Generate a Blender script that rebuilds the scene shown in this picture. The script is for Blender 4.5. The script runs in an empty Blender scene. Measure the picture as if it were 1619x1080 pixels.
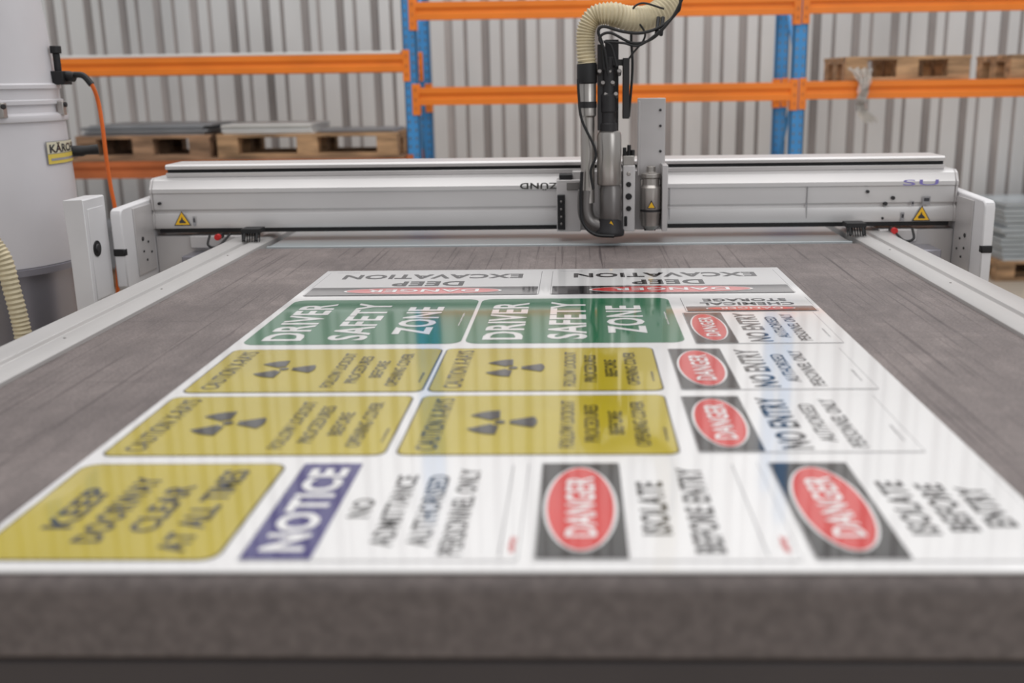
import bpy, math, random, bmesh
from mathutils import Vector, Matrix
random.seed(3)
sc=bpy.context.scene
W,H=1619,1080
FPX=1650.0
TZ=0.90
CAM=Vector((0,0,1.40))
p=math.radians(14.1); ps=math.radians(1.8); rh=math.radians(0.8)
CX,CY=864.0,540.0
F=Vector((-math.sin(ps)*math.cos(p),math.cos(ps)*math.cos(p),-math.sin(p)))
R0=Vector((math.cos(ps),math.sin(ps),0))
D0=Vector((math.sin(ps)*math.sin(p),-math.cos(ps)*math.sin(p),-math.cos(p)))
R=R0*math.cos(rh)+D0*math.sin(rh)
D=D0*math.cos(rh)-R0*math.sin(rh)
# --- measuring helpers: photo measurement -> real plane in the room
def ray(u,v): return F+R*((u-CX)/FPX)+D*((v-CY)/FPX)
def ony(u,v,y):
    r=ray(u,v); return CAM+r*(y/r.y)
def rx(u,v,y): return ony(u,v,y).x
def rz(u,v,y): return ony(u,v,y).z

# ---------------------------------------------------------------- materials
def lin(c):
    o=[]
    for k in c:
        k=k/255.0
        o.append(k/12.92 if k<=.04045 else ((k+.055)/1.055)**2.4)
    return (o[0],o[1],o[2],1)
def mat(name,col,rough=.5,metal=0.0,var=.06,scale=(6,6,6),bump=0.0,coat=0.0,spec=.5,trans=0.0):
    m=bpy.data.materials.new(name); m.use_nodes=True
    nt=m.node_tree; b=nt.nodes['Principled BSDF']
    b.inputs['Roughness'].default_value=rough
    b.inputs['Metallic'].default_value=metal
    b.inputs['Specular IOR Level'].default_value=spec
    b.inputs['Coat Weight'].default_value=coat
    b.inputs['Coat Roughness'].default_value=.05
    b.inputs['Transmission Weight'].default_value=trans
    tc=nt.nodes.new('ShaderNodeTexCoord'); mp=nt.nodes.new('ShaderNodeMapping')
    mp.inputs['Scale'].default_value=scale
    nz=nt.nodes.new('ShaderNodeTexNoise'); nz.inputs['Scale'].default_value=1.0; nz.inputs['Detail'].default_value=5
    nt.links.new(tc.outputs['Object'],mp.inputs['Vector']); nt.links.new(mp.outputs[0],nz.inputs['Vector'])
    cr=nt.nodes.new('ShaderNodeValToRGB')
    c=lin(col)
    cr.color_ramp.elements[0].position=.3; cr.color_ramp.elements[1].position=.7
    cr.color_ramp.elements[0].color=tuple(max(0,x*(1-var*2)) for x in c[:3])+(1,)
    cr.color_ramp.elements[1].color=tuple(min(1,x*(1+var*1.2)) for x in c[:3])+(1,)
    nt.links.new(nz.outputs['Fac'],cr.inputs['Fac']); nt.links.new(cr.outputs[0],b.inputs['Base Color'])
    if bump>0:
        bp=nt.nodes.new('ShaderNodeBump'); bp.inputs['Strength'].default_value=bump; bp.inputs['Distance'].default_value=.005
        nt.links.new(nz.outputs['Fac'],bp.inputs['Height']); nt.links.new(bp.outputs[0],b.inputs['Normal'])
    return m
M={}
M['alu']=mat('painted_aluminium',(194,190,189),.36,.25,.05,(3,8,8))
M['alu2']=mat('aluminium_light',(208,205,204),.33,.3,.04,(2,8,8))
M['plate']=mat('rear_plate_aluminium',(176,182,184),.3,.2,.04,(2,12,2))
M['rail']=mat('rail_aluminium',(190,187,185),.42,.3,.05,(14,2,8))
M['white']=mat('white_powder_coat',(212,210,211),.45,0,.03)
M['grey']=mat('grey_powder_coat',(200,198,200),.5,0,.04,(2,2,2))
M['vac']=mat('vacuum_grey',(202,199,202),.38,.05,.05,(2,2,2))
M['vacd']=mat('vacuum_bucket_grey',(150,148,156),.26,.55,.08,(3,3,3))
M['silver']=mat('brushed_steel',(178,173,168),.3,.85,.08,(30,30,3))
M['steel']=mat('dark_steel',(122,118,116),.35,.7,.08,(20,20,4))
M['dark']=mat('dark_plastic',(34,32,34),.5,0,.1)
M['skirt']=mat('front_skirt_paint',(74,68,68),.6,0,.04)
M['black']=mat('black_rubber',(16,15,17),.55,0,.1)
M['orange']=mat('orange_beam_paint',(236,128,32),.45,0,.07,(2,4,4))
M['rust']=mat('worn_orange_paint',(182,98,50),.6,0,.15,(3,6,6))
M['blue']=mat('blue_upright_paint',(62,140,202),.5,0,.08,(5,5,3))
M['wood']=mat('pallet_wood',(180,144,108),.8,0,.28,(4,26,26),.3)
M['woodd']=mat('dark_pallet_wood',(150,118,92),.85,0,.32,(4,26,26),.3)
M['sheet_g']=mat('grey_sheet_metal',(156,158,162),.4,.3,.08)
M['sheet_w']=mat('white_board',(222,222,220),.5,0,.04)
M['sheet_b']=mat('pale_plastic_sheet',(186,194,198),.3,0,.12,(3,3,40))
M['hose']=mat('beige_hose',(204,191,160),.55,0,.08,(20,20,20))
M['cable_o']=mat('orange_cable',(220,104,34),.45,0,.05)
M['film']=mat('clear_plastic_film',(220,217,212),.25,0,.1,(10,10,10),.4,trans=.3)
cg=dict(coat=1.0,spec=.5)
M['pw']=mat('print_white',(238,236,235),.12,0,.01,**cg)
M['pk']=mat('print_black',(20,18,22),.12,0,.03,**cg)
M['pk2']=mat('print_soft_black',(38,35,40),.14,0,.03,**cg)
M['pr']=mat('print_red',(212,36,34),.12,0,.03,**cg)
M['py']=mat('print_yellow',(190,170,28),.14,0,.03,**cg)
M['pg']=mat('print_green',(6,112,72),.12,0,.03,**cg)
M['pb']=mat('print_blue',(44,36,116),.12,0,.03,**cg)
M['pl']=mat('print_grey_line',(150,148,150),.2,0,.02,coat=.5)
M['sy']=mat('sticker_yellow',(245,190,36),.4,0,.02)
M['ly']=mat('plate_yellow',(214,190,84),.45,0,.03)
M['lw']=mat('plate_pale',(206,200,176),.45,0,.03)
M['red']=mat('red_plastic',(200,30,30),.35,0,.03)
M['ink']=mat('violet_ink',(130,120,190),.5,0,.02)

# table mat: dark grey-brown mottled felt with scuffs and cut lines
def mat_table():
    m=bpy.data.materials.new('cutting_mat_felt'); m.use_nodes=True; nt=m.node_tree; b=nt.nodes['Principled BSDF']
    b.inputs['Roughness'].default_value=.55; b.inputs['Specular IOR Level'].default_value=.35
    tc=nt.nodes.new('ShaderNodeTexCoord')
    def noise(scale,detail,dist=0,rot=0):
        mp=nt.nodes.new('ShaderNodeMapping'); mp.inputs['Scale'].default_value=scale; mp.inputs['Rotation'].default_value=(0,0,rot)
        n=nt.nodes.new('ShaderNodeTexNoise'); n.inputs['Scale'].default_value=1; n.inputs['Detail'].default_value=detail; n.inputs['Distortion'].default_value=dist
        nt.links.new(tc.outputs['Object'],mp.inputs[0]); nt.links.new(mp.outputs[0],n.inputs['Vector']); return n
    def ramp(n,p0,p1,c0,c1):
        c=nt.nodes.new('ShaderNodeValToRGB'); c.color_ramp.elements[0].position=p0; c.color_ramp.elements[1].position=p1
        c.color_ramp.elements[0].color=c0; c.color_ramp.elements[1].color=c1
        nt.links.new(n.outputs['Fac'],c.inputs[0]); return c.outputs[0]
    def mul(a,bb):
        x=nt.nodes.new('ShaderNodeMix'); x.data_type='RGBA'; x.blend_type='MULTIPLY'; x.inputs[0].default_value=1
        nt.links.new(a,x.inputs[6]); nt.links.new(bb,x.inputs[7]); return x.outputs[2]
    n3=noise((200,200,200),3)
    a=ramp(noise((4,3.5,1),6),.3,.7,lin((103,94,92)),lin((124,114,111)))
    o=mul(a,ramp(n3,.3,.7,(.74,.74,.74,1),(1.24,1.24,1.24,1)))
    o=mul(o,ramp(noise((40,12,.5),4,.8),.3,.7,(.88,.88,.88,1),(1.1,1.1,1.1,1)))
    o=mul(o,ramp(noise((150,1.1,.5),1,.05),.29,.34,(.60,.58,.59,1),(1,1,1,1)))
    o=mul(o,ramp(noise((110,1.6,.5),1,.1,.12),.27,.32,(.62,.60,.61,1),(1,1,1,1)))
    o=mul(o,ramp(noise((90,2.2,.5),1,.1,-.15),.25,.30,(.68,.66,.67,1),(1,1,1,1)))
    o=mul(o,ramp(noise((1.4,110,.5),1,.1),.27,.32,(.80,.80,.80,1),(1,1,1,1)))
    o=mul(o,ramp(noise((14,9,4),5,1.2),.52,.75,(1,1,1,1),(1.22,1.22,1.21,1)))
    nt.links.new(o,b.inputs['Base Color'])
    bp=nt.nodes.new('ShaderNodeBump'); bp.inputs['Strength'].default_value=.3; bp.inputs['Distance'].default_value=.002
    nt.links.new(n3.outputs['Fac'],bp.inputs['Height']); nt.links.new(bp.outputs[0],b.inputs['Normal'])
    return m
M['mat']=mat_table()
M['edge']=mat('felt_edge',(111,102,99),.75,0,.13,(60,60,60),.3)
M['floor']=mat('concrete_floor',(192,180,164),.6,0,.08,(1.2,1.2,1.2),.1)
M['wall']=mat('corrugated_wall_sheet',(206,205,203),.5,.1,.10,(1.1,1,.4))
M['groove_shade']=mat('wall_recess_shade',(160,154,151),.7,0,.2,(1.5,1,.6))  # darker grey puts the shade inside the corrugations into the colour

# ---------------------------------------------------------------- mesh builder
class MB:
    def __init__(s): s.v=[]; s.f=[]; s.m=[]
    def add(s,vs,fs,m=0):
        o=len(s.v); s.v+= [tuple(x) for x in vs]; s.f+=[tuple(i+o for i in f) for f in fs]; s.m+=[m]*len(fs)
    def box(s,x0,x1,y0,y1,z0,z1,m=0):
        x0,x1=min(x0,x1),max(x0,x1); y0,y1=min(y0,y1),max(y0,y1); z0,z1=min(z0,z1),max(z0,z1)
        vs=[(x,y,z) for z in (z0,z1) for y in (y0,y1) for x in (x0,x1)]
        s.add(vs,[(0,2,3,1),(4,5,7,6),(0,1,5,4),(2,6,7,3),(0,4,6,2),(1,3,7,5)],m)
    def prism(s,pts,axis,a,b,m=0):
        n=len(pts)
        def mk(q,t):
            if axis=='x': return (t,q[0],q[1])
            if axis=='y': return (q[0],t,q[1])
            return (q[0],q[1],t)
        vs=[mk(q,a) for q in pts]+[mk(q,b) for q in pts]
        fs=[tuple(range(n)),tuple(range(2*n-1,n-1,-1))]+[(i,i+n,(i+1)%n+n,(i+1)%n) for i in range(n)]
        s.add(vs,fs,m)
    def tube(s,pts,r,seg=12,m=0,cap=True):
        pts=[Vector(q) for q in pts]; n=len(pts)
        if not isinstance(r,(list,tuple)): r=[r]*n
        t0=(pts[1]-pts[0]).normalized()
        ref=Vector((0,0,1)) if abs(t0.z)<.9 else Vector((0,1,0))
        nx=t0.cross(ref).normalized(); vs=[]; 
        for i in range(n):
            t=(pts[min(i+1,n-1)]-pts[max(i-1,0)])
            t=t.normalized() if t.length>1e-9 else t0
            nx=(nx-t*nx.dot(t)).normalized(); ny=t.cross(nx)
            for k in range(seg):
                a=2*math.pi*k/seg; vs.append(pts[i]+nx*math.cos(a)*r[i]+ny*math.sin(a)*r[i])
        fs=[(i*seg+k,i*seg+(k+1)%seg,(i+1)*seg+(k+1)%seg,(i+1)*seg+k) for i in range(n-1) for k in range(seg)]
        if cap: fs+= [tuple(range(seg-1,-1,-1)),tuple((n-1)*seg+k for k in range(seg))]
        s.add(vs,fs,m)
    def cyl(s,a,b,r0,r1=None,seg=28,m=0): s.tube([a,b],[r0,r0 if r1 is None else r1],seg,m)
    def lathe(s,prof,c,seg=48,m=0):
        vs=[];n=len(prof)
        for r,z in prof:
            for k in range(seg):
                a=2*math.pi*k/seg; vs.append((c[0]+r*math.cos(a),c[1]+r*math.sin(a),z))
        fs=[(i*seg+k,i*seg+(k+1)%seg,(i+1)*seg+(k+1)%seg,(i+1)*seg+k) for i in range(n-1) for k in range(seg)]
        fs+=[tuple(range(seg-1,-1,-1)),tuple((n-1)*seg+k for k in range(seg))]
        s.add(vs,fs,m)
    def build(s,name,mats,parent=None,bevel=0,smooth=True,label=None,category=None,group=None,fix=True):
        me=bpy.data.meshes.new(name); me.from_pydata(s.v,[],s.f); 
        for k in mats: me.materials.append(M[k])
        for i,pl in enumerate(me.polygons): pl.material_index=s.m[i]
        me.update()
        if fix:
            bm=bmesh.new(); bm.from_mesh(me); bmesh.ops.recalc_face_normals(bm,faces=bm.faces); bm.to_mesh(me); bm.free()
        if smooth:
            me.shade_smooth(); me.set_sharp_from_angle(angle=math.radians(35))
        ob=bpy.data.objects.new(name,me); sc.collection.objects.link(ob)
        if bevel>0:
            b=ob.modifiers.new('bevel','BEVEL'); b.width=bevel; b.segments=2; b.limit_method='ANGLE'; b.angle_limit=math.radians(50)
        if parent: ob.parent=parent
        if label: ob['label']=label
        if category: ob['category']=category
        if group: ob['group']=group
        return ob
def empty(name,loc,label=None,category=None,parent=None,group=None):
    e=bpy.data.objects.new(name,None); e.location=loc; e.empty_display_size=.1; sc.collection.objects.link(e)
    if label: e['label']=label
    if category: e['category']=category
    if group: e['group']=group
    if parent: e.parent=parent
    return e
def settle(e):
    inv=Matrix.Translation(-e.location)
    for c in e.children: c.matrix_parent_inverse=inv
def catmull(P,n=10):
    P=[Vector(q) for q in P]; Q=[P[0]*2-P[1]]+P+[P[-1]*2-P[-2]]; out=[]
    for i in range(1,len(Q)-2):
        a,b,c,d=Q[i-1],Q[i],Q[i+1],Q[i+2]
        for k in range(n):
            t=k/n; out.append(.5*((2*b)+(c-a)*t+(2*a-5*b+4*c-d)*t*t+(3*b-a-3*c+d)*t**3))
    out.append(Q[-2]); return out
_tc={}
def textmesh(body,bold=.02):
    key=(body,bold)
    if key in _tc: return _tc[key]
    cu=bpy.data.curves.new('t','FONT'); cu.body=body; cu.size=1; cu.offset=bold; cu.resolution_u=3; cu.space_character=1.06
    ob=bpy.data.objects.new('t',cu); sc.collection.objects.link(ob)
    dg=bpy.context.evaluated_depsgraph_get()
    me=bpy.data.meshes.new_from_object(ob.evaluated_get(dg))
    vs=[(v.co.x,v.co.y) for v in me.vertices]; fs=[tuple(q.vertices) for q in me.polygons]
    bpy.data.objects.remove(ob); bpy.data.meshes.remove(me)
    xs=[v[0] for v in vs]; ys=[v[1] for v in vs]
    x0,x1,y0,y1=min(xs),max(xs),min(ys),max(ys)
    vs=[((a-x0)/(x1-x0)-.5,(b-y0)/(y1-y0)-.5) for a,b in vs]
    _tc[key]=(vs,fs); return _tc[key]

# ================================================================= ROOM
def structure(o): o['kind']='structure'; return o
b=MB(); b.box(-7,7,-2.5,8.1,-.1,0); structure(b.build('floor',['floor'],smooth=False))
WY=8.0
b=MB(); x=-7.0; zt=4.4; pts=[]
wr=random.Random(11)
while x<7.0:
    j=wr.uniform(-.014,.014); dd=wr.uniform(.016,.034); d2=wr.uniform(.003,.016)
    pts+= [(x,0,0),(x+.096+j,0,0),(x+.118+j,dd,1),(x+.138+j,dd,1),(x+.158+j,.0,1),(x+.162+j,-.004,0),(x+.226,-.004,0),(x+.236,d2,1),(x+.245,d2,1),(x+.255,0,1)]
    x+=.27
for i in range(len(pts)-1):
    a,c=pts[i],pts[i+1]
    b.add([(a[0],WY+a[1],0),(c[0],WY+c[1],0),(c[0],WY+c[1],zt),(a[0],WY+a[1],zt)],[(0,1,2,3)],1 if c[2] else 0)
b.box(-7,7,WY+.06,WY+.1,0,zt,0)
structure(b.build('wall_back',['wall','groove_shade'],smooth=False,fix=False))

# ================================================================= CUTTER
cut=empty('flatbed_cutter',(-.065,2.2,0),'large light grey flatbed cutting machine with gantry and brown-grey mat','cutting machine')
XL,XR=-.99,.862
YF=.985
b=MB()
b.box(XL-.02,XR+.02,YF+.06,3.75,.62,TZ-.022,0)
b.box(XL+.1,XR-.1,YF+.12,3.6,.1,.62,1)
for xx in (XL,XR-.12):
    for yy in (YF+.1,3.5): b.box(xx,xx+.12,yy,yy+.12,0,.62,0)
b.box(XL-.3,XR+.3,YF+.03,YF+.1,.66,.785,1)
b.build('bed_frame',['grey','dark'],cut,.004)
b=MB(); prof=[]
for k in range(9):
    a=math.pi/2*k/8; prof.append((YF+.02-.02*math.sin(a),TZ-.02+.02*math.cos(a)))
prof=[(3.2,TZ-.02),(3.2,TZ)]+prof+[(YF,.81),(YF+.012,.80),(YF+.02,.80),(YF+.02,TZ-.02)]
b.prism(prof,'x',XL-.0,XR+.0,0)
ob=b.build('cutting_mat',['mat','edge'],cut)
for pl in ob.data.polygons:
    if abs(pl.normal.y)>.3: pl.material_index=1
for xa_,xb_ in ((XL-.16,XL-.0005),(XR+.0005,XR+.16)):
    b=MB(); b.box(xa_,xb_,YF+.002,YF+.06,.80,TZ-.005); b.build('front_cover',['edge'],cut,.006)
b=MB(); b.box(XL-.16,XR+.16,YF+.010,YF+.05,.70,.797); b.box(XL-.16,XR+.16,YF+.002,YF+.05,.60,.70)
b.build('front_skirt',['skirt'],cut,.004)
b=MB(); b.box(XL+.02,XR-.02,3.2,3.74,TZ-.02,TZ+.002); b.box(XL+.02,XR-.02,3.2,3.212,TZ,TZ+.006)
b.build('rear_cover_plate',['plate'],cut,.002)
for side,xa,xb in ((-1,XL,XL-.135),(1,XR,XR+.145)):
    b=MB()
    P=[(xa,TZ-.03),(xa,TZ+.008),(xa+side*.012,TZ+.014),(xa+side*.045,TZ+.014),(xa+side*.05,TZ+.008),(xa+side*.058,TZ+.008),(xa+side*.062,TZ+.016),(xa+side*.12,TZ+.016),(xb,TZ+.004),(xb,TZ-.13),(xb-side*.03,TZ-.13),(xb-side*.03,TZ-.03)]
    b.prism(P,'y',YF+.03,3.78,0)
    for k in range(5): b.cyl((xa+side*.03,YF+.5+k*.5,TZ+.013),(xa+side*.03,YF+.5+k*.5,TZ+.0155),.003,seg=10,m=1)
    b.build('side_rail',['rail','steel'],cut,.0015)

# ---- gantry
GY=3.35
zb=lambda v: rz(850,v,GY)
bx0=rx(244,335,GY); bx1=rx(1508,325,GY); tx0=rx(256,272,GY); tx1=rx(1499,262,GY)
b=MB()
P=[(GY+.03,zb(276)),(GY+.012,zb(280)),(GY,zb(291)),(GY-.004,zb(293)),(GY-.004,zb(299)),(GY,zb(301)),(GY,zb(326)),(GY+.006,zb(328)),(GY+.006,zb(331)),(GY,zb(333)),(GY-.006,zb(350)),(GY-.002,zb(356)),(GY+.12,zb(356)),(GY+.16,zb(276))]
b.prism(P,'x',bx0,bx1,0)
b.prism([(GY+.004,zb(356)),(GY+.004,zb(363)),(GY+.1,zb(363)),(GY+.1,zb(356))],'x',bx0+.01,bx1-.01,1)
b.prism([(GY+.035,zb(276)),(GY+.03,zb(271)),(GY+.03,zb(268.5)),(GY+.18,zb(268.5)),(GY+.18,zb(276))],'x',tx0,tx1,0)
b.prism([(GY+.045,zb(268.5)),(GY+.045,zb(263)),(GY+.17,zb(263)),(GY+.17,zb(268.5))],'x',tx0,tx1,1)
b.prism([(GY+.03,zb(263)),(GY+.027,zb(258)),(GY+.035,zb(255)),(GY+.18,zb(255)),(GY+.18,zb(263))],'x',tx0,tx1,0)
gan=b.build('gantry_beam',['alu2','black'],cut,.0015)
def sub(b,name,mats,bev=.0015,label=None): return b.build(name,mats,gan,bev,label=label)
for e,(xa,s) in enumerate(((bx0,-1),(bx1,1))):
    b=MB(); b.prism([(y-.004 if y<GY+.1 else y,z) for y,z in P],'x',xa,xa+s*.008,0)
    for v in (300,345): b.cyl((xa,GY+.06,zb(v)),(xa+s*.013,GY+.06,zb(v)),.006,m=1)
    sub(b,'end_cap',['alu','dark'])
for u in (882,1058,1275):
    b=MB(); xx=rx(u,320,GY); b.box(xx,xx+.0015,GY-.0065,GY+.0,zb(349),zb(300)); sub(b,'panel_seam',['pl'],0)
def rr(x0,x1,z0,z1,r,n=5):
    out=[]
    for cx_,cz,a0 in ((x1-r,z1-r,0),(x0+r,z1-r,90),(x0+r,z0+r,180),(x1-r,z0+r,270)):
        for k in range(n+1):
            a=math.radians(a0+90*k/n); out.append((cx_+r*math.cos(a),cz+r*math.sin(a)))
    return out
HY=3.12
for side in (-1,1):
    if side<0: xi=bx0-.010; xo=rx(180,400,HY); zt_=rz(190,331,HY); zb_=rz(190,459,HY)
    else: xi=bx1+.010; xo=rx(1569,390,HY); zt_=rz(1555,318,HY); zb_=rz(1555,455,HY)
    b=MB()
    Q=[(HY+.012,zb_),(HY,zb_+.012),(HY,zt_-.02),(HY+.006,zt_-.006),(HY+.02,zt_),(3.55,zt_+.012),(3.56,zt_),(3.56,zb_+.02),(3.40,zb_),(HY+.1,zb_-.005)]
    b.prism(Q,'x',xo,xi,0)
    b.box(min(xo,xi)-.001,max(xo,xi)+.001,HY-.003,HY+.02,zb_+.105,zb_+.128,1)
    sub(b,'side_housing',['white','black'],.004)
    b=MB()
    b.box(xi,xi-side*.004,HY+.085,3.345,zb_+.03,zt_-.008,0)
    for k,(yy,vv) in enumerate(((3.25,.10),(3.29,.085),(3.25,.06),(3.31,.05),(3.27,.03))): b.cyl((xi-side*.004,yy,zb_+vv+.04),(xi-side*.007,yy,zb_+vv+.04),.004 if k else .007,m=1,seg=12)
    sub(b,'joint_plate',['alu','dark'],.001)
    b=MB()
    xr=XL if side<0 else XR
    b.box(xr+side*.17,xi-side*.001,3.36,3.5,TZ-.11,TZ+.02,0)
    b.box(xr+side*.10,xi-side*.12,3.34,3.46,TZ-.02,TZ+.022,0)
    b.box(xr+side*.16,xr+side*.27,3.25,3.36,TZ-.12,TZ-.03,1)
    b.cyl((xr+side*.2,3.23,TZ-.07),(xr+side*.2,3.26,TZ-.07),.03,m=1)
    sub(b,'rail_carriage',['alu','vacd'],.004)
    b=MB()
    b.tube(catmull([(xr+side*.19,3.30,TZ+.03),(xr+side*.18,3.25,TZ+.005),(xr+side*.15,3.25,TZ+.0),(xr+side*.13,3.32,TZ+.03)],8),.004,8)
    sub(b,'drive_cable',['black'],0)
    b=MB()
    xw=rx(398 if side<0 else 1352,378,3.25)
    b.box(xw-.03,xw+.03,3.24,3.3,TZ+.042,TZ+.056,0)
    for k in range(8):
        xx=xw-.028+k*.0078; b.cyl((xx,3.25,TZ+.044),(xx+.002,3.235,TZ+.016),.003,.0015,seg=6)
    for k in (-1,1): b.cyl((xw+k*.02,3.25,TZ+.05),(xw+k*.02,3.23,TZ+.020),.005,seg=10)
    sub(b,'wiper_brush',['black'],.001)
    b=MB()
    xq=rx(346 if side<0 else 1412,378,3.30)
    b.cyl((xq,3.33,TZ+.024),(xq,3.30,TZ+.024),.009,m=1); b.cyl((xq,3.30,TZ+.024),(xq,3.285,TZ+.024),.010,m=0)
    sub(b,'stop_button',['red','dark'],.001)
def flat_text(body,u0,u1,v0,v1,y,m,name,rot=False,bold=.02,n=None):
    uc,vc=(u0+u1)/2,(v0+v1)/2; c=ony(uc,vc,y); w=rx(u1,vc,y)-rx(u0,vc,y); h=rz(uc,v0,y)-rz(uc,v1,y)
    vs,fs=textmesh(body,bold); s=-1 if rot else 1
    b=MB(); b.add([(c.x+s*a*w,y,c.z+s*d*h) for a,d in vs],fs,0); return sub(b,name,[m],0)
flat_text('ZÜND',822,882,289,301,GY-.0055,'pk','maker_lettering',rot=True,bold=.025)
flat_text('SU',1428,1484,284,293,GY-.0055,'ink','maker_mark',bold=.0)
def tri(uc,vc,sz,y):
    c=ony(uc,vc,y); b=MB()
    def T(s,yy,m,dz=0):
        b.add([(c.x-s,yy,c.z-s*.8+dz),(c.x+s,yy,c.z-s*.8+dz),(c.x,yy,c.z+s*.9+dz)],[(0,1,2)],m)
    T(sz,y,1); T(sz*.84,y-.0006,0,-.0005)
    b.add([(c.x-sz*.35,y-.0012,c.z-sz*.5),(c.x+sz*.4,y-.0012,c.z-sz*.5),(c.x+sz*.4,y-.0012,c.z-sz*.38),(c.x+sz*.1,y-.0012,c.z-.1*sz),(c.x-sz*.02,y-.0012,c.z+.25*sz),(c.x-.15*sz,y-.0012,c.z-.1*sz),(c.x-sz*.35,y-.0012,c.z-sz*.3)],[(0,1,2,3,4,5,6)],1)
    return sub(b,'warning_sticker',['sy','pk'],0,'yellow and black triangular hazard sticker')
tri(288,346,.028,GY-.009); tri(1457,338,.029,GY-.009)
for (u,v,w,h) in ((307,350,4,10),(1427,343,5,9),(1465,317,12,8),(1443,322,4,5)):
    b=MB(); c=ony(u,v,GY-.0095); b.box(c.x-w*.001,c.x+w*.001,c.y,c.y+.0005,c.z-h*.0016,c.z+h*.0016); b.box(c.x-w*.0007,c.x+w*.0007,c.y-.0005,c.y,c.z-h*.0003,c.z+h*.001,1)
    sub(b,'data_label',['pl','pk2'],0)
for u,v,r_ in ((1372,303,.005),(1400,322,.006),(1412,313,.006),(252,322,.005),(1395,345,.004)):
    b=MB(); c=ony(u,v,GY-.005); b.cyl((c.x,GY+.005,c.z),(c.x,GY-.009,c.z),r_,seg=12); sub(b,'screw_head',['dark'],0)

# ---- tool head
TY=3.27
tz=lambda v,y=TY: rz(965,v,y)
tx=lambda u,y=TY: rx(u,290,y)
b=MB()
b.box(tx(905),tx(1056),3.305,3.345,tz(366),tz(272),0)
b.box(tx(880,3.3),tx(918,3.3),3.28,3.345,tz(364,3.3),tz(283,3.3),0)
b.box(tx(884,3.3),tx(905,3.3),3.29,3.345,tz(283,3.3),tz(275,3.3),1)
b.box(tx(881,3.28),tx(893,3.28),3.268,3.285,tz(362,3.28),tz(307,3.28),1)
for v in (318,330,342,353): b.cyl((tx(887,3.27),3.27,tz(v)),(tx(887,3.27),3.262,tz(v)),.004,m=2,seg=10)
b.box(tx(896,3.28),tx(916,3.28),3.275,3.28,tz(300,3.28),tz(287,3.28),2)
car=b.build('tool_carriage',['alu','black','steel'],cut,.002)
def tp(b,name,mats,bev=.001,label=None): return b.build(name,mats,car,bev,label=label)
sy=3.20
X=rx(964,250,sy); Z=lambda v: rz(965,v,sy)
b=MB()
b.lathe([(.030,Z(362)),(.034,Z(358)),(.034,Z(298)),(.031,Z(295)),(.031,Z(292))],(X+.003,sy),32,1)
b.lathe([(.035,Z(292)),(.037,Z(290)),(.037,Z(214)),(.034,Z(209)),(.028,Z(207))],(X-.002,sy),32,0)
b.lathe([(.026,Z(207)),(.026,Z(196)),(.022,Z(194)),(.022,Z(178)),(.025,Z(176)),(.025,Z(150)),(.02,Z(148)),(.02,Z(110)),(.014,Z(106)),(.014,Z(90))],(X-.004,sy),24,2)
b.box(X-.036,X+.036,sy+.02,3.31,Z(340),Z(230),3)
tp(b,'spindle_motor',['silver','steel','dark','alu'],.001)
b=MB()
path=catmull([(rx(926,300,sy),sy,Z(300)),(rx(926,340,sy),sy,Z(335)),(rx(935,352,sy),sy,Z(352)),(rx(958,360,sy),sy,Z(360))],8)
b.tube(path,[.024]*len(path),20,0)
b.lathe([(.043,Z(372)),(.045,Z(369)),(.045,Z(364)),(.040,Z(360)),(.036,Z(345))],(X,sy),32,1)
tp(b,'suction_shoe',['steel','dark'],0)
b=MB()
b.tube(catmull([(rx(920,270,sy),sy-.03,Z(270)),(rx(918,320,sy),sy-.03,Z(320)),(rx(922,350,sy),sy-.035,Z(350)),(rx(940,366,sy),sy-.045,Z(367)),(rx(970,370,sy),sy-.05,Z(370))],8),.005,8)
tp(b,'shoe_cable',['black'],0)
b=MB(); hx=rx(929,200,sy)
b.lathe([(.021,Z(320)),(.021,Z(185)),(.026,Z(182)),(.026,Z(132)),(.024,Z(130))],(hx,sy),28,0)
b.lathe([(.0275,Z(170)),(.0275,Z(160))],(hx,sy),28,1)
b.box(hx-.004,hx+.07,sy-.008,sy+.008,Z(232),Z(222),0)
tp(b,'suction_tube',['silver','dark'],0)
b=MB(); b.lathe([(.026,Z(132)),(.03,Z(130)),(.03,Z(102)),(.027,Z(98))],(hx-.001,sy),28,0); tp(b,'hose_cuff',['black'],.001)
hp=[(928,100),(926,70),(928,45),(940,26),(965,22),(995,29),(1025,28),(1050,12),(1063,-12),(1068,-60),(1070,-150),(1060,-320)]
P3=[ony(u,v,sy+ (0 if i<5 else .02*(i-4))) for i,(u,v) in enumerate(hp)]
path=catmull(P3,22); n=len(path)
rad=[]
for i in range(n):
    base=.027+.009*min(1,max(0,(i-55)/60)); rad.append(base*(1+(.10 if i<100 else .04)*math.cos(i*math.pi/2.0)))
b=MB(); b.tube(path,rad,24,0); tp(b,'extraction_hose',['hose'],0,'beige ribbed flexible extraction hose')
def cable(pts,r,name='control_cable',m='black',y=sy,par=car):
    b=MB(); b.tube(catmull([ony(q[0],q[1],y+(q[2] if len(q)>2 else 0)) for q in pts],10),r,8); return b.build(name,[m],par)
cable([(955,110),(952,70),(946,50),(955,42),(985,50),(1015,52),(1045,42),(1068,22),(1076,0),(1076,-100)],.0045,y=sy-.035)
cable([(962,120),(956,80),(948,60),(965,52),(1000,68),(1030,62),(1055,38),(1072,12),(1082,-20),(1080,-100)],.004,y=sy-.04)
cable([(975,105),(966,72),(955,66),(985,68),(1010,72),(1040,52),(1062,30)],.0035,y=sy-.045)
cable([(994,185),(998,140),(1000,100),(998,60),(1000,30),(1004,12)],.004,y=sy+.03)
cable([(938,300),(934,270),(942,240),(920,190),(915,150),(914,125)],.004,y=sy-.04)
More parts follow.
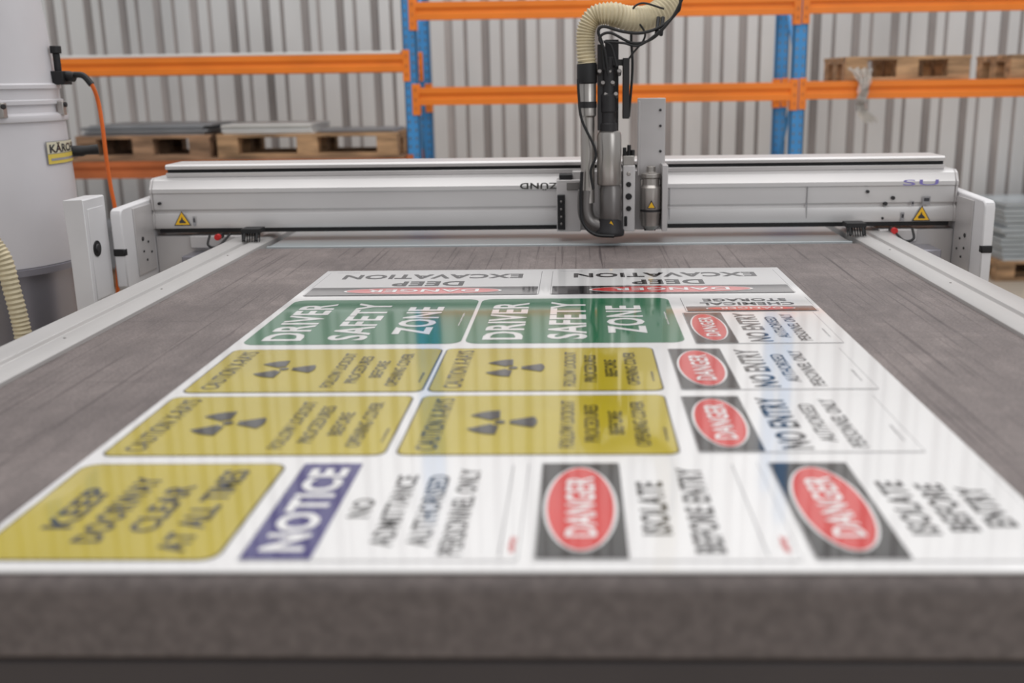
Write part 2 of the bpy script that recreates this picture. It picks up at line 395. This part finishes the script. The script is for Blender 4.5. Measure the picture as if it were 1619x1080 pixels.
cable([(985,105),(1000,85),(1020,55),(1000,20),(1015,5),(1050,14)],.003,y=sy+.0)
for u in (1040,1047): 
    b=MB(); c=ony(u,44,sy-.03); b.cyl(c+Vector((-.004,-.006,-.02)),c+Vector((.004,.03,.03)),.006,seg=10)
    tp(b,'cable_tie',['black'],0)
b=MB()
b.box(tx(984,3.2),tx(994,3.2),3.19,3.23,Z(188),Z(92),0)
b.box(tx(958,3.2),tx(994,3.2),3.2,3.22,Z(104),Z(94),0)
b.box(tx(945,3.2),tx(955,3.2),3.19,3.23,Z(206),Z(70),0)
b.box(tx(957,3.2),tx(978,3.2),3.225,3.25,Z(215),Z(62),0)
for k in range(7): b.cyl((tx(948+k*5,3.2),3.18,Z(112+(k%3)*18)),(tx(948+k*5,3.2),3.2,Z(118+(k%3)*18)),.007,m=1,seg=10)
tp(b,'cable_support',['dark','steel'],.0015)
my=3.23
b=MB()
b.box(rx(985,300,my),rx(1004,300,my),my,3.31,tz(366,my),tz(262,my),0)
b.box(rx(985,300,my),rx(1003,300,my),my+.01,3.3,tz(262,my),tz(247,my),2)
for u,v0 in ((988,234),(995,230),(1001,238)): b.cyl((rx(u,240,my),my+.02,tz(250,my)),(rx(u,240,my),my+.02,tz(v0,my)),.006,m=1,seg=12)
b.cyl((rx(994,240,my),my+.03,tz(262,my)),(rx(994,240,my),my+.03,tz(240,my)),.011,m=2,seg=16)
for v in (292,311,330): b.cyl((rx(994,v,my),my+.002,tz(v,my)),(rx(994,v,my),my-.005,tz(v,my)),.008 if v!=311 else .01,m=1,seg=16)
b.cyl((rx(994,275,my),my+.002,tz(275,my)),(rx(994,275,my),my-.004,tz(275,my)),.006,m=2,seg=16)
b.box(rx(987,300,my),rx(992,300,my),my-.003,my+.001,tz(358,my),tz(342,my),1)
tp(b,'pneumatic_module',['alu2','black','silver'],.002)
ky=3.25
b=MB()
b.box(rx(1008,200,3.29),rx(1052,200,3.29),3.29,3.31,tz(278,3.29),tz(156,3.29),0)
b.box(rx(1008,200,3.29),rx(1012,200,3.29),3.28,3.29,tz(278,3.29),tz(160,3.29),0)
b.box(rx(1047,300,3.22),rx(1056,300,3.22),3.22,3.31,tz(366,3.22),tz(262,3.22),0)
for v in (175,200,240): b.cyl((rx(1044,v,3.29),3.292,tz(v,3.29)),(rx(1044,v,3.29),3.284,tz(v,3.29)),.004,m=1,seg=10)
tp(b,'knife_module_plate',['alu','dark'],.002)
b=MB(); kx=rx(1029,300,ky); K=lambda v: rz(1029,v,ky)
b.lathe([(.012,K(364)),(.02,K(360)),(.028,K(356)),(.03,K(338)),(.032,K(336)),(.032,K(296)),(.026,K(292)),(.026,K(282)),(.030,K(280)),(.030,K(274)),(.014,K(272)),(.014,K(263)),(.008,K(262))],(kx,ky),28,0)
b.lathe([(.0325,K(334)),(.0325,K(330))],(kx,ky),28,1)
b.box(kx-.03,kx+.03,ky+.01,3.31,K(350),K(285),0)
b.box(kx-.018,kx+.018,ky+.02,3.31,K(366),K(350),1)
tp(b,'knife_holder',['silver','dark'],.001)
def tri2(c,s):
    b=MB()
    b.add([(c.x-s,c.y,c.z-s*.85),(c.x+s,c.y,c.z-s*.85),(c.x,c.y-.001,c.z+s)],[(0,1,2)],1)
    b.add([(c.x-s*.7,c.y-.001,c.z-s*.65),(c.x+s*.7,c.y-.001,c.z-s*.65),(c.x,c.y-.002,c.z+s*.62)],[(0,1,2)],0)
    tp(b,'warning_sticker',['sy','pk'],0,'yellow hazard triangle sticker')
tri2(Vector((kx,ky-.034,K(322))),.014); tri2(Vector((X+.003,sy-.036,Z(350))),.011)
settle(cut)

# ================================================================= SIGN SHEET
SX0,SX1,SY0,SY1=-.678,.534,.996,2.778
ST=TZ+.003
sh=MB(); sh.box(SX0,SX1,SY0,SY1,TZ+.0002,ST)
sheet=sh.build('printed_sign_sheet',['pw'],None,0,label='glossy white plastic sheet printed with many safety signs',category='sign sheet')
SM=['pw','pk','pr','py','pg','pb','pl','pk2']
class Sign(MB):
    def __init__(s,x0,x1,y0,y1,rot):
        super().__init__(); s.rot=rot; s.X=(x0,x1); s.Y=(y0,y1)
        if rot==90: s.w=y1-y0; s.h=x1-x0
        else: s.w=x1-x0; s.h=y1-y0
    def L(s,x,y,l):
        z=ST+.0004*(l+1)
        if s.rot==90: return (s.X[1]-y,s.Y[0]+x,z)
        return (s.X[1]-x,s.Y[1]-y,z)
    def poly(s,pts,l,m): s.add([s.L(a,c,l) for a,c in pts],[tuple(range(len(pts)))],m)
    def rect(s,x0,y0,x1,y1,r,l,m):
        r=max(r,.0005); s.poly(rr(x0,x1,y0,y1,r),l,m)
    def oval(s,cx,cy,a,c,l,m,n=48): s.poly([(cx+a*math.cos(2*math.pi*k/n),cy+c*math.sin(2*math.pi*k/n)) for k in range(n)],l,m)
    def txt(s,body,cx,cy,w,h,l,m,bold=.025):
        vs,fs=textmesh(body,bold); s.add([s.L(cx+a*w,cy+d*h,l) for a,d in vs],fs,m)
    def fin(s,label): 
        o=s.build('safety_sign',SM,sheet,0,smooth=False,fix=False,label=label)
        bm=bmesh.new(); bm.from_mesh(o.data)
        for f in bm.faces:
            f.normal_update()
            if f.normal.z<0: f.normal_flip()
        bm.to_mesh(o.data); bm.free(); return o
    def outline(s,r,m,t=.0015):
        s.rect(0,0,s.w,s.h,r,0,m); s.rect(t,t,s.w-t,s.h-t,max(r-t,.001),1,0)
    def danger(s,ph,pad=.004,ow=.43):
        s.rect(pad,s.h-ph,s.w-pad,s.h-pad*.5,.003,2,1)
        cy=s.h-ph/2; s.oval(s.w/2,cy,s.w*ow,ph*.43,3,0); s.oval(s.w/2,cy,s.w*(ow-.012),ph*.39,4,2)
        s.txt('DANGER',s.w/2,cy,s.w*ow*1.42,ph*.35,5,0,.02)
for x0,x1 in ((-.662,-.094),(-.067,.516)):
    g=Sign(x0,x1,2.436,2.752,180); g.outline(.01,6)
    g.danger(.098,ow=.34); g.txt('DEEP',g.w/2,g.h-.145,.18,.060,2,1,.03); g.txt('EXCAVATION',g.w/2,g.h-.243,.47,.060,2,1,.03)
    g.txt('www.safetysigns',g.w-.05,.012,.06,.006,2,6); g.fin('white deep excavation sign with red danger oval')
g=Sign(.236,.525,2.236,2.385,180); g.outline(.005,6); g.danger(.05,ow=.34)
g.txt('CHEMICAL',g.w/2,g.h-.076,.21,.029,2,1,.03); g.txt('STORAGE',g.w/2,g.h-.118,.19,.029,2,1,.03); g.fin('small white chemical storage danger sign')
for x0,x1 in ((-.662,-.230),(-.222,.208)):
    g=Sign(x0,x1,1.963,2.387,90); g.rect(0,0,g.w,g.h,.028,0,4)
    g.txt('DRIVER',g.w*.48,g.h-.072,g.w*.82,.080,1,0); g.txt('SAFETY',g.w*.49,g.h-.20,g.w*.83,.080,1,0); g.txt('ZONE',g.w*.49,g.h-.322,g.w*.62,.080,1,0)
    g.txt('www.safetysigns',g.w*.5,.02,.12,.006,1,0); g.fin('green driver safety zone sign with white lettering')
def trefoil(g,cx,cy,r):
    g.oval(cx,cy,r*.15,r*.15,3,1,20)
    for a0 in (30,150,270):
        pts=[]
        for k in range(9):
            a=math.radians(a0-27+54*k/8); pts.append((cx+r*math.cos(a),cy+r*math.sin(a)))
        for k in range(5):
            a=math.radians(a0+27-54*k/4); pts.append((cx+r*.28*math.cos(a),cy+r*.28*math.sin(a)))
        g.poly(pts,3,1)
for x0,x1,y0,y1 in ((-.661,-.257,1.640,1.926),(-.251,.141,1.640,1.926),(-.663,-.266,1.341,1.620),(-.253,.139,1.341,1.620)):
    g=Sign(x0,x1,y0,y1,90); g.rect(0,0,g.w,g.h,.017,0,1); g.rect(.0028,.0028,g.w-.0028,g.h-.0028,.0145,1,3)
    g.txt('CAUTION X-RAYS',g.w*.5,g.h-.040,g.w*.86,.031,2,1,.01)
    trefoil(g,g.w/2,g.h-.135,.056)
    for t,tt,ww in (('FOLLOW LOCKOUT',.236,.78),('PROCEDURES',.272,.61),('BEFORE',.308,.38),('OPENING COVER',.344,.74)):
        g.txt(t,g.w*.49,g.h-tt,g.w*ww,.022,2,1,.015)
    g.txt('www.safetysigns',g.w*.3,.014,.06,.006,2,7)
    g.fin('yellow x-ray caution sign with black trefoil')
for x0,x1,y0,y1,ph in ((.226,.509,1.950,2.226,.083),(.168,.490,1.644,1.915,.098),(.163,.470,1.348,1.611,.092)):
    g=Sign(x0,x1,y0,y1,90); g.outline(.004,6); g.danger(ph)
    g.txt('NO ENTRY',g.w*.5,g.h-ph-.046,g.w*.90,.045,2,1,.025); g.txt('AUTHORISED',g.w*.49,g.h-ph-.096,g.w*.66,.024,2,1,.01); g.txt('PERSONNEL ONLY',g.w*.49,g.h-ph-.133,g.w*.84,.024,2,1,.01)
    g.txt('www.safetysigns',g.w*.3,.016,.07,.005,2,6)
    g.fin('white no entry sign with red danger oval')
Y0,Y1=1.018,1.312
g=Sign(-.668,-.390,Y0,Y1,90); g.rect(0,0,g.w,g.h,.022,0,1); g.rect(.0032,.0032,g.w-.0032,g.h-.0032,.019,1,3)
for t,tt,ww in (('KEEP',.062,.42),('DOORWAY',.113,.67),('CLEAR',.165,.48),('AT ALL TIMES',.218,.84)): g.txt(t,g.w*.49,g.h-tt,g.w*ww,.035,2,1,.03)
g.fin('yellow keep doorway clear sign with black lettering')
g=Sign(-.369,-.066,Y0,Y1,90); g.outline(.004,6,.001); g.rect(.003,g.h-.080,g.w-.003,g.h-.002,.003,2,5)
g.txt('NOTICE',g.w/2,g.h-.042,g.w*.85,.051,3,0,.035)
for t,tt,ww in (('NO',.108,.19),('ADMITTANCE',.149,.72),('AUTHORISED',.190,.72),('PERSONNEL ONLY',.228,.87)): g.txt(t,g.w*.48,g.h-tt,g.w*ww,.027,2,1,.02)
g.rect(.01,.020,g.w-.01,.0215,.0005,2,6); g.txt('safety',.04,.008,.04,.010,2,2); g.fin('white and blue notice sign')
for x0,x1,lines in ((-.050,.236,(('ISOLATE',.138,.54),('BEFORE ENTRY',.192,.86))),(.249,.525,(('ISOLATE',.138,.54),('BEFORE',.184,.48),('ENTRY',.230,.40)))):
    g=Sign(x0,x1,Y0,Y1,90); g.outline(.004,6,.001); g.danger(.103)
    for t,tt,ww in lines: g.txt(t,g.w*.49,g.h-tt,g.w*ww,.034,2,1,.025)
    if x0<0:
        g.rect(.01,.034,g.w-.01,.0355,.0005,2,6); g.txt('safety',.04,.012,.04,.012,2,2)
    g.fin('white danger sign with black header and red oval')

# ================================================================= VACUUM
VX,VY,VR=-1.955,3.35,.30
vz=lambda v: rz(60,v,3.15)
vac=empty('industrial_vacuum',(VX,VY,0),'tall grey metal industrial vacuum with black fittings','vacuum cleaner')
b=MB()
b.lathe([(.285,vz(430)),(.30,vz(426)),(.302,vz(300)),(.296,vz(196)),(.304,vz(194)),(.306,vz(189)),(.304,vz(184)),(.290,vz(180)),(.288,vz(168)),(.296,vz(166)),(.296,vz(160)),(.288,vz(158)),(.288,vz(140))],(VX,VY),64,0)
b.build('body',['vac'],vac,0)
b=MB()
b.lathe([(.286,vz(142)),(.294,vz(140)),(.294,vz(134)),(.284,vz(131)),(.272,vz(20)),(.26,vz(-40)),(.2,vz(-70))],(VX,VY),64,0)
b.build('filter_housing',['vac'],vac,0)
b=MB(); b.lathe([(.26,.30),(.285,.36),(.288,vz(452)),(.292,vz(440)),(.308,vz(438)),(.308,vz(428)),(.29,vz(426))],(VX,VY),64,0)
b.build('dust_bucket',['vacd'],vac,0)
b=MB()
for a in (0,90,180,270):
    ca,sa=math.cos(math.radians(a+45)),math.sin(math.radians(a+45))
    b.box(VX+.27*ca-.025,VX+.27*ca+.025,VY+.27*sa-.025,VY+.27*sa+.025,.08,.34,0)
    b.cyl((VX+.27*ca-.02,VY+.27*sa,.06),(VX+.27*ca+.02,VY+.27*sa,.06),.06,m=1)
b.lathe([(.31,.12),(.31,.18)],(VX,VY),40,0)
b.build('wheeled_base',['vacd','black'],vac,.003)
def onv(deg,z,r=VR): 
    a=math.radians(deg); return Vector((VX+r*math.sin(a),VY-r*math.cos(a),z))
for d in (50,97):
    b=MB(); q=onv(d,0,.305); b.box(q.x-.010,q.x+.010,q.y-.012,q.y+.012,vz(186),vz(162),0); b.cyl(onv(d,vz(168),.30),onv(d,vz(168),.322),.008,m=1,seg=12)
    b.build('clamp',['silver','dark'],vac,.002)
b=MB(); b.tube([onv(112,vz(250),.29),onv(112,vz(250),.335),onv(112,vz(249),.345),onv(112,vz(248),.385)],[.018,.018,.015,.017],16)
b.build('handle_knob',['black'],vac,.002)
def wrap(b,d0,d1,z0,z1,r,m,n=16):
    vs=[];
    for k in range(n+1):
        d=d0+(d1-d0)*k/n; vs.append(onv(d,z0,r)); vs.append(onv(d,z1,r))
    b.add(vs,[(2*k,2*k+2,2*k+3,2*k+1) for k in range(n)],m)
b=MB()
wrap(b,75,122,vz(266),vz(228),.3035,1); wrap(b,75.6,121,vz(248),vz(229),.3046,3); wrap(b,75.6,121,vz(265),vz(249),.3046,0)
wrap(b,78,121,vz(260),vz(256),.3052,1)
vs,fs=textmesh('KÄRCHER',.03)
zc=(vz(230)+vz(247))/2; zh=vz(230)-vz(247)
b.add([onv(98+a*41,zc+d*zh,.3056) for a,d in vs],fs,2)
b.build('maker_plate',['ly','pl','pk','lw'],vac,0,smooth=False,fix=False,label='pale yellow maker plate with black lettering')
b=MB(); s0=onv(104,0,.29)
b.box(s0.x-.02,s0.x+.035,s0.y-.03,s0.y+.03,rz(100,134,3.4),rz(100,112,3.4),0)
b.cyl((s0.x+.008,s0.y,rz(100,112,3.4)),(s0.x+.008,s0.y,rz(100,84,3.4)),.011,m=0)
b.cyl((s0.x+.008,s0.y,rz(100,84,3.4)),(s0.x+.008,s0.y,rz(100,72,3.4)),.017,m=0)
b.cyl((s0.x+.03,s0.y,rz(100,120,3.4)),(s0.x+.06,s0.y,rz(100,122,3.4)),.016,m=0)
b.build('power_socket',['black'],vac,.002)
q=[(118,118),(132,120),(145,134),(155,160),(162,200),(168,250),(175,295),(183,340),(186,420),(186,520)]
b=MB(); pth=[ony(u,v,s0.y+(.0 if i<3 else .01*i)) for i,(u,v) in enumerate(q)]
b.tube(catmull(pth,8),.0065,10); b.tube(catmull(pth[:3],6),.010,10,1)
b.build('power_cable',['cable_o','black'],vac,0,label='orange power cable')
b=MB(); q=[(-40,350),(-15,380),(5,410),(18,455),(30,500),(38,540),(44,600)]
pth=catmull([ony(u,v,2.95) for u,v in q],24)
b.tube(pth,[.024*(1+.08*math.cos(i*math.pi/2)) for i in range(len(pth))],20)
b.build('suction_hose',['hose'],vac,0,label='beige ribbed suction hose')
settle(vac)

# control post beside the vacuum
py=2.98
x0=rx(108,380,py); x1=rx(138,380,py); zt1=rz(120,316,py)
post=empty('control_post',((x0+x1)/2,py+.05,0),'white metal upright post with small black round knob','post')
b=MB()
b.prism([(x0+.004,0),(x1,0),(x1,zt1-.004),(x1-.004,zt1),(x0-.002,zt1-.002),(x0-.004,zt1-.010),(x0,zt1-.12)],'y',py,py+.14,0)
b.box(x1-.001,x1+.002,py+.02,py+.12,zt1-.30,zt1-.03,0)
b.build('post_body',['white'],post,.003)
b=MB(); zk=rz(141,393,py+.05)
b.cyl((x1+.002,py+.05,zk),(x1+.005,py+.05,zk),.024,m=0,seg=28); b.cyl((x1+.005,py+.05,zk),(x1+.009,py+.05,zk),.015,.012,m=1,seg=24)
b.build('knob',['black','dark'],post,.001)
settle(post)

# ================================================================= RACK
RY=6.5; RD=.56
rack=empty('pallet_rack',(0,RY+.3,0),'steel pallet rack with blue uprights and orange beams','pallet rack')
def upright(u):
    xc=rx(u,130,RY); b=MB()
    for yy in (RY,RY+RD):
        w=.041; b.box(xc-w,xc-w+.006,yy,yy+.06,0,3.3,0); b.box(xc+w-.006,xc+w,yy,yy+.06,0,3.3,0); b.box(xc-w,xc+w,yy,yy+.005,0,3.3,0)
        b.box(xc-.07,xc+.07,yy-.03,yy+.08,0,.008,0)
        z=.1
        while z<3.2:
            for s in (-1,1): b.box(xc+s*.02-.005,xc+s*.02+.005,yy-.001,yy+.002,z,z+.018,1)
            z+=.05
    z=.3; k=0
    while z<2.9:
        a,c=(RY+.05,RY+RD) if k%2==0 else (RY+RD,RY+.05)
        b.tube([(xc,a,z),(xc,c,z+.55)],.011,8,0); z+=.55; k+=1
    b.build('upright_frame',['blue','steel'],rack,0)
    return xc
ups=[upright(u) for u in (-12,650,1263)]; ups.append(ups[2]+(ups[2]-ups[1])+.15)
b=MB(); xc=ups[3]
for yy in (RY,RY+RD): b.box(xc-.041,xc+.041,yy,yy+.06,0,3.3,0)
b.build('upright_frame',['blue'],rack,0)
def beam(xa,xb,zc,y,m='orange',hh=.052,inset=.043):
    b=MB(); xa+=inset; xb-=inset
    y0,y1=(y-.004,y+.046)
    P=[(y0,zc-hh),(y0,zc-.014),(y0+.012,zc-.006),(y0+.012,zc+.010),(y0,zc+.018),(y0,zc+hh),(y1,zc+hh),(y1,zc-hh)]
    b.prism(P,'x',xa,xb,0)
    for xx,s in ((xa,-1),(xb,1)):
        b.box(xx-.004,xx+.004,y-.006,y+.06,zc-.11,zc+.075,0); b.box(xx,xx+s*.04,y-.009,y-.004,zc-.11,zc+.075,0)
        for dz in (-.08,-.03,.03): b.box(xx+s*.014,xx+s*.024,y-.011,y-.008,zc+dz,zc+dz+.02,1)
    b.build('beam',[m,'rust'],rack,.003)
zL=rz(376,103,RY); zLow=rz(376,267,RY); zR1=rz(950,13,RY); zR2=rz(950,149,RY)
zRR1=rz(1450,4,RY); zRR2=rz(1450,141,RY)
for y in (RY,RY+RD):
    beam(ups[0],ups[1],zL,y); beam(ups[0],ups[1],zLow,y,'rust')
    beam(ups[1],ups[2],zR2,y); beam(ups[2],ups[3],zRR2,y)
beam(ups[1],ups[2],zR1,RY); beam(ups[2],ups[3],zRR1,RY)
b=MB(); b.box(ups[0]+.06,ups[1]-.06,RY+.0,RY+RD+.04,zL+.054,zL+.070,0); b.build('shelf_board',['sheet_w'],rack,.002)
b=MB(); b.box(ups[0]+.06,ups[1]-.06,RY+.0,RY+RD+.04,zLow+.054,zLow+.068,0); b.build('shelf_board',['woodd'],rack,.002)
for k in range(3):
    b=MB(); xx=ups[2]+.3+k*.7; b.box(xx,xx+.06,RY+.05,RY+RD,zRR2+.03,zRR2+.052,0); b.build('support_bar',['orange'],rack,.002)
settle(rack)

def pallet(x0,x1,y0,y1,z,m='wood',label='weathered wooden pallet',h=.14,group=None):
    b=MB(); w=x1-x0; d=y1-y0
    for k in range(3):
        yy=y0+(d-.1)*k/2; b.box(x0,x1,yy,yy+.1,z,z+.02)
        for j in range(3):
            xx=x0+(w-.13)*j/2; b.box(xx,xx+.13,yy,yy+.1,z+.02,z+h-.04)
    for j in range(3):
        xx=x0+(w-.13)*j/2; b.box(xx,xx+.13,y0,y1,z+h-.04,z+h-.02)
    n=6
    for k in range(n):
        yy=y0+(d-.075)*k/(n-1); b.box(x0-.005*(k%2),x1+.008*((k+1)%2),yy,yy+.075,z+h-.02,z+h)
    return b.build('pallet',[m],None,.002,label=label,category='pallet',group=group)
def stack(x0,x1,y0,y1,z,n,t,m,label,cat='sheet panel',group='stacked sheets',gap=.0005,jit=.02,name='sheet_panel'):
    for k in range(n):
        b=MB(); a=random.uniform(-jit,jit); c=random.uniform(-jit*.5,jit*.5)
        b.box(x0+a,x1+a,y0+c,y1+c,z,z+t-gap); z+=t
        b.build(name,[m],None,.001,label=label,category=cat,group=group)
    return z
zs=zLow+.069
xa=rx(342,235,RY); xb=rx(628,235,RY)
pallet(xa,xb,RY+.02,RY+.6,zs,label='wooden pallet on the low rack shelf with boards on it')
xc_=rx(330,235,RY); xd=rx(118,235,RY)
pallet(xd,xc_,RY+.02,RY+.6,zs,'woodd',label='darker wooden pallet carrying grey metal sheets')
stack(xd+.05,xc_-.02,RY+.05,RY+.58,zs+.14,6,.011,'sheet_g','thin grey metal sheet stacked on a pallet',jit=.035,gap=.002)
stack(xa+.02,rx(490,235,RY),RY+.05,RY+.56,zs+.14,5,.012,'sheet_w','thin pale board stacked on a pallet',group='pale boards on the pallet',jit=.025,gap=.002)
stack(rx(500,235,RY),xb-.03,RY+.1,RY+.56,zs+.14,2,.009,'sheet_g','thin grey metal sheet lying on a pallet',group='thin sheets on the pallet')
zs2=zRR2+.053
pallet(rx(1338,112,RY),rx(1535,112,RY),RY+.02,RY+.58,zs2,'wood',label='brown wooden pallet on the high rack beams')
pallet(rx(1600,112,RY),rx(1800,112,RY),RY+.02,RY+.58,zs2,'wood',label='brown wooden pallet on the high rack beams')
b=MB(); nU,nV=10,16; vs=[]
for j in range(nV+1):
    t=j/nV; z=rz(1368,108+85*t,RY-.03); xc=rx(1355+18*t+6*math.sin(t*7),150,RY-.03); w=.07*(1-.65*math.sin(min(1,t*1.8)*math.pi/2))+.05*max(0,t-.6)
    for i in range(nU+1):
        s=i/nU*2-1; vs.append((xc+s*w+.006*math.sin(j*1.7+i*2),RY-.03-.02*math.sin(i*2.1+j*.8)-.01,z+.01*math.sin(i*1.9)))
b.add(vs,[(j*(nU+1)+i,j*(nU+1)+i+1,(j+1)*(nU+1)+i+1,(j+1)*(nU+1)+i) for j in range(nV) for i in range(nU)],0)
b.build('plastic_wrap',['film'],None,0,label='scrap of clear plastic film hanging from the rack beam',category='plastic wrap')

# floor level goods near the wall
fy=7.2
xq0=rx(1582,400,fy); t14=(rz(1600,322,fy)-.14)/12
pallet(xq0-.02,xq0+1.25,fy,fy+.6,0.0,'wood',label='pale wooden pallet on the floor under plastic sheets')
stack(xq0+.01,xq0+1.25,fy+.01,fy+.59,.14,12,t14,'sheet_b','pale translucent plastic sheet stacked on the floor pallet',group='plastic sheets on the floor pallet',jit=.022,gap=.006)
xa=rx(40,400,fy); xb=rx(330,400,fy)
pallet(xa,xb,fy,fy+.6,0,'woodd',label='dark wooden pallet on the floor with sheets')
zt2=stack(xa,xb-.05,fy+.01,fy+.59,.14,8,.035,'sheet_g','grey sheet stacked on the floor pallet',group='grey sheets on the floor pallet',jit=.012)

# ================================================================= CAMERA + LIGHT
cd=bpy.data.cameras.new('camera'); cam=bpy.data.objects.new('camera',cd); sc.collection.objects.link(cam)
cam.matrix_world=Matrix(((R.x,-D.x,-F.x,CAM.x),(R.y,-D.y,-F.y,CAM.y),(R.z,-D.z,-F.z,CAM.z),(0,0,0,1)))
cd.sensor_width=36; cd.sensor_fit='HORIZONTAL'; cd.lens=36*FPX/W
cd.shift_x=-(CX-W/2)/W
cd.clip_start=.05
cd.dof.use_dof=True; cd.dof.focus_distance=2.6; cd.dof.aperture_fstop=2.2; cd.dof.aperture_blades=0
sc.camera=cam
def area(name,loc,rot,sx,sy_,e,col=(1,.99,.98)):
    l=bpy.data.lights.new(name,'AREA'); l.shape='RECTANGLE'; l.size=sx; l.size_y=sy_; l.energy=e; l.color=col
    o=bpy.data.objects.new(name,l); o.location=loc; o.rotation_euler=rot; sc.collection.objects.link(o); return o
area('ceiling_light',(0,2.5,5.2),(0,0,0),6,5,170)
area('ceiling_light',(0,6.0,5.4),(math.radians(22),0,0),9,1.2,120)
area('sheet_haze_light',(3.8,6.4,5.0),(math.radians(-30),math.radians(12),0),6,3.2,55,(.97,.98,1))  # unseen area light, added for a soft haze on the glossy sheet
area('door_daylight',(3.5,-2.2,3.0),(math.radians(65),0,math.radians(35)),3,2.5,55,(.95,.98,1))
w=bpy.data.worlds.new('world'); sc.world=w; w.use_nodes=True
bg=w.node_tree.nodes['Background']; bg.inputs[0].default_value=(.95,.955,.98,1); bg.inputs[1].default_value=.46
sc.view_settings.view_transform='Standard'
